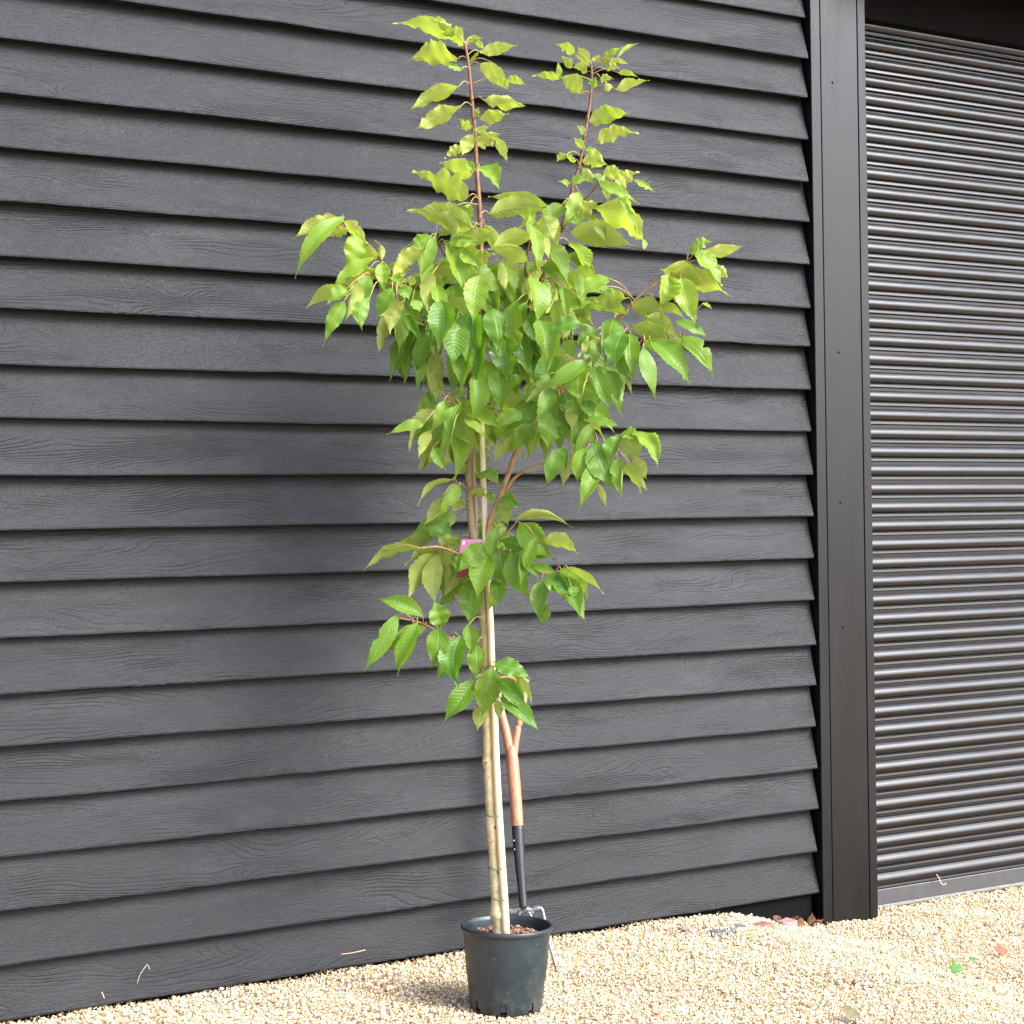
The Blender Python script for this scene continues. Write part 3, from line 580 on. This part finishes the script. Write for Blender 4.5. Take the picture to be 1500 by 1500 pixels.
for q in ((703,404,694,478,34,'t'), (694,452,702,530,36,'t'), (706,486,698,560,38,'t'), (684,500,676,574,36,'t'), (712,528,722,596,36,'t'), (697,548,692,616,34,'t'), (738,494,747,566,38,'t'), (757,440,766,512,36,'t'), (776,404,786,474,34,'t'), (728,540,734,604,32,'t'), (722,452,730,520,36,'t'), (668,470,662,540,36,'t'), (646,440,640,512,36,'t'), (790,470,800,545,36,'t'), (812,440,826,505,34,'u')):
    rows.append((*q, .95))
rows.append((708, 798, 670, 838, 30, 't', .62)); rows.append((690, 812, 664, 842, 24, 't', .7))
rg = random.Random(21)                                       # smaller leaves layered over the crown
for cx, cy, sx, sy, k in ((640, 445, 70, 60, 13), (745, 445, 60, 60, 12), (830, 470, 70, 45, 10), (660, 640, 42, 38, 7), (800, 610, 75, 45, 12), (730, 815, 65, 35, 8), (690, 350, 60, 30, 6), (830, 330, 55, 35, 5)):
    for q in range(k):
        x, y = cx+rg.uniform(-1, 1)*sx, cy+rg.uniform(-1, 1)*sy; l = rg.uniform(42, 62); a = rg.gauss(0, .6)
        rows.append((x, y-l*.5, x+l*math.sin(a), y-l*.5+l*math.cos(a), l*rg.uniform(.32, .42), 't' if rg.random() < .65 else 'u', rg.uniform(.2, .9)))
rf = random.Random(5)                                        # leaves deeper inside the crown, seen only between the others
for cx, cy, sx, sy, k in ((650, 470, 75, 55, 20), (745, 500, 70, 60, 20), (800, 430, 55, 50, 9), (660, 640, 38, 35, 8), (780, 620, 60, 40, 12), (720, 830, 60, 40, 10), (850, 560, 50, 40, 7)):
    for q in range(k):
        x, y = cx+rf.uniform(-1, 1)*sx, cy+rf.uniform(-1, 1)*sy; l = rf.uniform(58, 82); a = rf.gauss(0, .5)
        rows.append((x, y-l*.5, x+l*math.sin(a), y-l*.5+l*math.cos(a), l*rf.uniform(.36, .46), 't' if rf.random() < .7 else 'u', rf.uniform(-.35, .1)))
for ox, oy, s, txt in (LA, LB, LC, LD, LE, LF):
    R_ = [r.split(',') for r in txt.split(';')]
    for i, r in enumerate(R_):
        a = [float(q) for q in r[:5]]
        b = [ox+a[0]/s, oy+a[1]/s, ox+a[2]/s, oy+a[3]/s]
        k = .10 if oy == 0 else .16
        rows.append((b[0]-(b[2]-b[0])*k*.4, b[1]-(b[3]-b[1])*k*.4, b[2]+(b[2]-b[0])*k*.6, b[3]+(b[3]-b[1])*k*.6, a[4]/s*(.94 if oy == 0 else 1.0), r[5].strip(), i/len(R_)))
rnd = random.Random(11); geo = []
for bx, by, tx, ty, wd, side, fr in rows:
    d2 = (BRA[:, 0]-bx)**2 + (BRA[:, 1]-by)**2
    # stalks leave the shoot below or beside the blade, not past its tip
    d2 = d2 + 900*(((BRA[:, 0]-bx)*(tx-bx)+(BRA[:, 1]-by)*(ty-by)) > 0)
    j = int(np.argmin(d2)); bd = BRA[j, 2]; dist = math.sqrt(d2[j])
    L = math.hypot(tx-bx, ty-by)*SC
    dzb = bd + (fr-.22)*.22 + rnd.uniform(-.012, .012)
    dzt = dzb + (rnd.uniform(.05, .40)*L if side == 't' else rnd.uniform(-.35, .25)*L)
    B, Tp = T(bx, by, dzb), T(tx, ty, dzt)
    age_shade = age_shade_pt(bx, by) + rnd.uniform(-.26, .26); age_shade = min(1, max(0, age_shade))
    V, Fc, UV, c, n0, LL = blade(B, Tp, wd*SC, side, rnd, max(0, age_shade-.7)/.3)
    A = T(BRA[j, 0], BRA[j, 1], BRA[j, 2]); q = np.array(B)+c*.002
    mid = .5*(A+q)+np.array([0, 0, 1])*min(.012, .25*np.linalg.norm(q-A)); pv, pf = tube_geo(spline([A, mid, q], 4), [.0013]*7+[.0009, .0008], 5)
    nb = len(V); flags = [1]*len(Fc)+[0]*len(pf)
    geo.append((LL*wd, V+list(pv), Fc+[tuple(i+nb for i in f) for f in pf], UV+[(.5, 0)]*len(pv), flags, [age_shade]*(nb+len(pv))))
geo.sort(key=lambda g: -g[0])
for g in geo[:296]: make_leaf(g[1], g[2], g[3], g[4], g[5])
rest = geo[296:]
if rest:
    V, Fc, UV, fl, ag = [], [], [], [], []
    for g in rest:
        b = len(V); V += g[1]; Fc += [tuple(i+b for i in f) for f in g[2]]; UV += g[3]; fl += g[4]; ag += g[5]
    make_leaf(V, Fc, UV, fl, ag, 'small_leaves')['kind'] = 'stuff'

# ------------------------------------------------------------------ cane, ties, plant card
cane_px = [(742,1372),(739.5,1320),(737,1280),(733,1215),(730,1165),(727,1100),(724.5,1035),(722,990),(719.5,920),(716,860),(711.5,790),(710,740),(708.5,700),(707.5,660),(706,610)]
P = spline([(x, y, 0) for x, y in cane_px], 5)
W = [T(x-.8, y, .016) for x, y, _ in P]; rad = [(6.0-2.0*(1372-y)/750+.5*math.exp(-((y-1160)/4)**2)+.5*math.exp(-((y-905)/4)**2)+.5*math.exp(-((y-1345)/4)**2))*SC for x, y, _ in P]
cane = tube('bamboo_cane', W, rad, M_cane, None, 12); tag(cane, 'pale bamboo cane tied upright along the right of the trunk', 'cane')
for k, (x, y, rr, lab) in enumerate(((724.5, 1194, 13, 'green plant tie round trunk and cane highest above the pot'), (728.5, 1271, 12.5, 'green plant tie round trunk and cane halfway down to the pot'), (733, 1316, 12, 'green plant tie round trunk and cane just above the pot rim'), (714.5, 977, 12, 'thin dark tie round trunk and cane beside the fork grip'))):
    c0 = T(x, y, .008); P = [c0 + rt*(math.cos(a)*rr*SC) + TO*(math.sin(a)*.021) + np.array([0, 0, .0012*math.sin(3*a)]) for a in np.linspace(0, 2*math.pi, 25)]
    o = tube('plant_tie', P, .0019, M_tie, None, 6); tag(o, lab, 'plant tie', 'ties round the trunk and cane')
# plant card hanging in the mid leaf cluster: pink above, crimson below, white corner mark
card = thing('plant_label', 'pink and crimson plant card hanging among leaves on the trunk', 'plant label', tuple(T(684, 818, .05)))
cw, ch = 20*SC, 56*SC
cp = [T(676, 790, .02), T(716, 790, .02), T(712, 845, .022), T(669, 846, .022)]
def quad(name, uvs, mat, off, th=.0008):
    f = lambda u, v: (cp[0]*(1-u)+cp[1]*u)*(1-v) + (cp[3]*(1-u)+cp[2]*u)*v + TO*off + TO*.006*math.sin(3*v)
    nU, nV = 4, 6; u0, v0, u1, v1 = uvs; V = []
    for dpt in (0, -th):
        for j in range(nV+1):
            for i in range(nU+1): V.append(f(u0+(u1-u0)*i/nU, v0+(v1-v0)*j/nV)+TO*dpt)
    N = (nU+1)*(nV+1); Fc = []
    for j in range(nV):
        for i in range(nU):
            a = j*(nU+1)+i; Fc += [(a, a+nU+1, a+nU+2, a+1), (N+a, N+a+1, N+a+nU+2, N+a+nU+1)]
    o = mesh(name, V, Fc, mat, None, True); o.parent = card; o.matrix_parent_inverse = Matrix.Translation(-Vector(T(684, 818, .05))); return o
quad('card_upper', (0, 0, 1, .55), M_tag, 0); quad('card_lower', (0, .551, 1, 1), M_tagd, 0); quad('printed_square', (.06, .05, .14, .14), M_white, .0014)

# ------------------------------------------------------------------ garden fork leaning on the wall behind the pot
topP = onY(748, 1000, -.045); tip = onZ(796, 1425, 0.0)
fork = thing('garden_fork', 'garden fork with wooden split handle leaning on the wall behind the pot', 'garden fork', tuple(tip))
finv = Matrix.Translation(-Vector(tip))
def infork(o): o.parent = fork; o.matrix_parent_inverse = finv; return o
# depth along the fork between its two contacts
dT = float(np.dot(topP-CAM, fwd)); dB = float(np.dot(onZ(790, 1420, 0.0)-CAM, fwd))
def FK(x, y): return atD(x, y, dT+(dB-dT)*(y-1000)/420)
SF = dT/F
def ftube(name, px, rad, mat, n=12, m=6):
    P = spline([FK(x, y) for x, y in px], m); r = np.interp(np.linspace(0, 1, len(P)), np.linspace(0, 1, len(rad)), rad)
    return infork(tube(name, P, [q*SF for q in r], mat, None, n))
ftube('shaft', [(748.5,1093),(750.5,1115),(753,1145),(756,1180),(758.5,1217)], [7.6,9.0,9.2,8.8,8.2], M_ash, 16)
ftube('handle_arm', [(728,1004),(731,1025),(736,1050),(742,1075),(746,1095),(748.5,1108)], [4.6,5.0,5.8,6.6,7.0,6.2], M_ash, 14)
ftube('handle_arm', [(769,1004),(768,1025),(764,1045),(759,1065),(755,1088),(753,1108)], [3.6,4.2,4.6,5.0,5.2,5.0], M_ash, 14)
ftube('grip', [(722,999),(735,995.5),(750,994.5),(764,996.5),(774,1000)], [4.2,5.0,5.4,5.0,4.2], M_ash, 14)
ftube('socket', [(758.2,1210),(759.5,1235),(762,1270),(764.5,1300),(767,1332)], [8.6,8.2,7.2,6.2,5.6], M_black, 16)
for x, y in ((752.5, 1230), (753.5, 1243)):
    p = FK(x, y)+TO*.0145; V, Fc = lathe_geo([(.0001, .0016), (.0016, .0012), (.0024, 0)], 10)
    q = Vector(TO-rt*.5).to_track_quat('Z', 'Y').to_matrix().to_4x4(); infork(mesh('rivet', [tuple(Vector(p)+q @ Vector(v)) for v in V], Fc, M_rivet, None, True))
ftube('head_bar', [(747,1337),(757,1333),(768,1331.5),(779,1333),(790,1330)], [3.0,3.4,4.4,3.4,3.0], M_tine, 10)
ftube('tine', [(779,1338),(781,1331),(789,1329.5),(794,1333),(797,1345),(803,1375),(811,1405),(819,1432)], [3.0,3.0,2.9,2.8,2.7,2.5,2.2,1.8], M_tine, 8)
ftube('tine', [(772,1334),(777,1340),(779,1352),(784,1385),(792,1430)], [2.6,2.6,2.5,2.2,1.8], M_tine, 8)
ftube('tine', [(764,1334),(760,1340),(760,1352),(763,1385),(770,1430)], [2.6,2.6,2.5,2.2,1.8], M_tine, 8)
ftube('tine', [(756,1336),(747,1334),(742,1340),(741,1352),(743,1385),(748,1432)], [3.0,3.0,2.8,2.6,2.3,1.8], M_tine, 8)

# ------------------------------------------------------------------ bricks half sunk in the gravel
def brick(px, py, L, Wd, ang, mat, lab, up=.004):
    p = onZ(px, py, float(gz(*onZ(px, py, 0)[:2]))); a = R(ang); V = []; Fc = []
    n = 7
    c, s = math.cos(a), math.sin(a); h = .05
    rr = random.Random(int(px))
    for zz, sh in ((-h, 1), (up-.004, 1.0), (up, .93)):
        for k in range(20):
            t = 2*math.pi*k/20; sx = abs(math.cos(t))**.35*math.copysign(1, math.cos(t)); sy = abs(math.sin(t))**.35*math.copysign(1, math.sin(t))
            x = sx*L/2*sh*(1+rr.gauss(0, .02)); y = sy*Wd/2*sh*(1+rr.gauss(0, .03)); V.append((c*x-s*y, s*x+c*y, zz+rr.gauss(0, .0015)))
    for i in range(2):
        for k in range(20): Fc.append((i*20+k, i*20+(k+1) % 20, (i+1)*20+(k+1) % 20, (i+1)*20+k))
    Fc.append(tuple(range(40, 60))); Fc.append(tuple(range(19, -1, -1)))
    o = mesh('brick', V, Fc, mat, None, False, tuple(p)); tag(o, lab, 'brick', 'bricks sunk in the gravel'); return o
brick(1008, 1361, .055, .055, 5, M_brickp, 'small pale red brick end left of the grey brick near the wall')
brick(1066, 1362, .14, .06, 8, M_brickg, 'grey brick half buried in gravel beside a red one', .005)
brick(1114, 1356, .095, .055, 10, M_brick, 'weathered red brick half buried in gravel right of the grey brick', .005)
brick(1152, 1350, .07, .05, 8, M_brickp, 'pale pinkish brick end nearest the foot of the post')
brick(495, 1449, .09, .045, 0, M_brickp, 'pale pink brick showing in the gravel left of the pot', .005)

# ------------------------------------------------------------------ fallen leaves, straws and splinters
def fallen(px, py, L, Wd, ang, mat, lab, name='fallen_leaf', up=.010, bend=.3, lobes=0, tip=0.0):
    p = onZ(px, py, float(gz(*onZ(px, py, 0)[:2]))+up); a = R(ang); V = []; Fc = []; rr = random.Random(int(px*3+py)); n = 10
    for i in range(n+1):
        s = i/n; wd = np.interp(s, WS, WW)*Wd/2*(1+(.4*math.sin(lobes*6.28*s) if lobes else 0))
        for t in (-1, 0, 1):
            x = (s-.5)*L; y = t*wd; z = bend*L*((s-.5)**2*1.6-.1) + abs(t)*wd*.7 + rr.gauss(0, .0008)
            V.append((math.cos(a)*x-math.sin(a)*y, math.sin(a)*x+math.cos(a)*y, z))
    for i in range(n):
        for j in range(2): Fc.append((i*3+j, i*3+j+1, (i+1)*3+j+1, (i+1)*3+j))
    o = mesh(name, V, Fc, mat, None, True, tuple(p)); o.rotation_euler = (tip, 0, 0); m = o.modifiers.new('thickness', 'SOLIDIFY'); m.thickness = .0006
    return tag(o, lab, 'leaf', 'leaves fallen on the gravel')
fallen(1467, 1394, .058, .036, -10, M_orleaf, 'curled orange dead leaf on the gravel at the right edge', up=.016, tip=.7)
fallen(1400, 1420, .064, .046, 20, M_grleaf, 'lobed green leaf scrap on the gravel, larger of the two', lobes=2, up=.018, tip=.6)
fallen(1424, 1406, .028, .026, 60, M_grleaf, 'small dark green leaf scrap on the gravel behind the larger one', up=.016, tip=.6)
fallen(1246, 1485, .060, .050, 30, M_olleaf, 'curled olive dry leaf on the gravel at the bottom edge', up=.02, tip=.6)
fallen(962, 1486, .026, .014, 60, M_orleaf, 'small orange leaf fragment on gravel right of the pot')
fallen(954, 1474, .016, .012, 10, M_orleaf, 'tiny orange leaf fragment just behind the other fragment')
fallen(1303, 1369, .022, .014, 0, M_orleaf, 'small reddish leaf bit on gravel in front of the shutter')
fallen(1061, 1455, .030, .012, 30, M_deadleaf, 'thin dark leaf shred on open gravel below the bricks')
DL = ('crumpled brown dead leaf in the middle of the heap by the post foot', 'crumpled brown dead leaf wedged high behind the others by the post foot', 'crumpled brown dead leaf furthest from the post in the heap under the boards', 'crumpled brown dead leaf lowest and in front of the heap by the post', 'crumpled brown dead leaf at the top of the heap under the boards', 'crumpled brown dead leaf nearest to the side of the post')
for (px, py, y, an), lab in zip(((1172, 1336, .03, 10), (1189, 1326, .055, 50), (1141, 1333, .05, -20), (1188, 1343, .02, 70), (1160, 1327, .06, 120), (1199, 1334, .04, 30)), DL):
    p = onY(px, py, y-.05); p[2] = float(gz(p[0], p[1]))+.004+max(0, 1340-py)*.0009; o = fallen(px, py, .06, .035, an, M_deadleaf, lab, bend=.9)
    o.location = p; o.scale = (.8, .8, .8); o.rotation_euler = (random.uniform(-.8, .8), random.uniform(-.6, .6), an); o['group'] = 'dead leaves heaped under the boards'
def straw(px, Y, lab, r=.0007, mat=M_straw, name='straw', cat='straw', grp='straws stuck on the wall'):
    o = tube(name, spline([onY(x, y, Y) for x, y in px], 4), r, mat, None, 5); return tag(o, lab, cat, grp)
straw([(201, 1441), (205, 1428), (213, 1416), (216, 1413), (220, 1421)], .004, 'bent dry straw caught on the lowest board at the left')
straw([(149, 1453), (154, 1465)], .004, 'short straight straw on the lowest board at the left', .0011)
straw([(499, 1398), (517, 1395.5), (535, 1391.5)], .008, 'pale bare wood splinter on the lowest board left of the pot', .0014, M_chipw, 'splinter', 'splinter', None)
straw([(652, 1381), (668, 1378), (679, 1376)], .008, 'whitish fleck line on the lowest board beside the pot', .0010)
straw([(1372, 1281), (1376, 1287), (1378, 1293), (1383, 1296), (1386, 1293)], SY-.024, 'curled dry straw stuck on the bottom of the shutter', .0014)
o = tube('straw', spline([onZ(x, y, float(gz(*onZ(x, y, 0)[:2]))+.013) for x, y in ((1088, 1403), (1102, 1395), (1114, 1386))], 4), .0014, M_straw, None, 5)
tag(o, 'pale straw lying on the gravel below the bricks', 'straw')
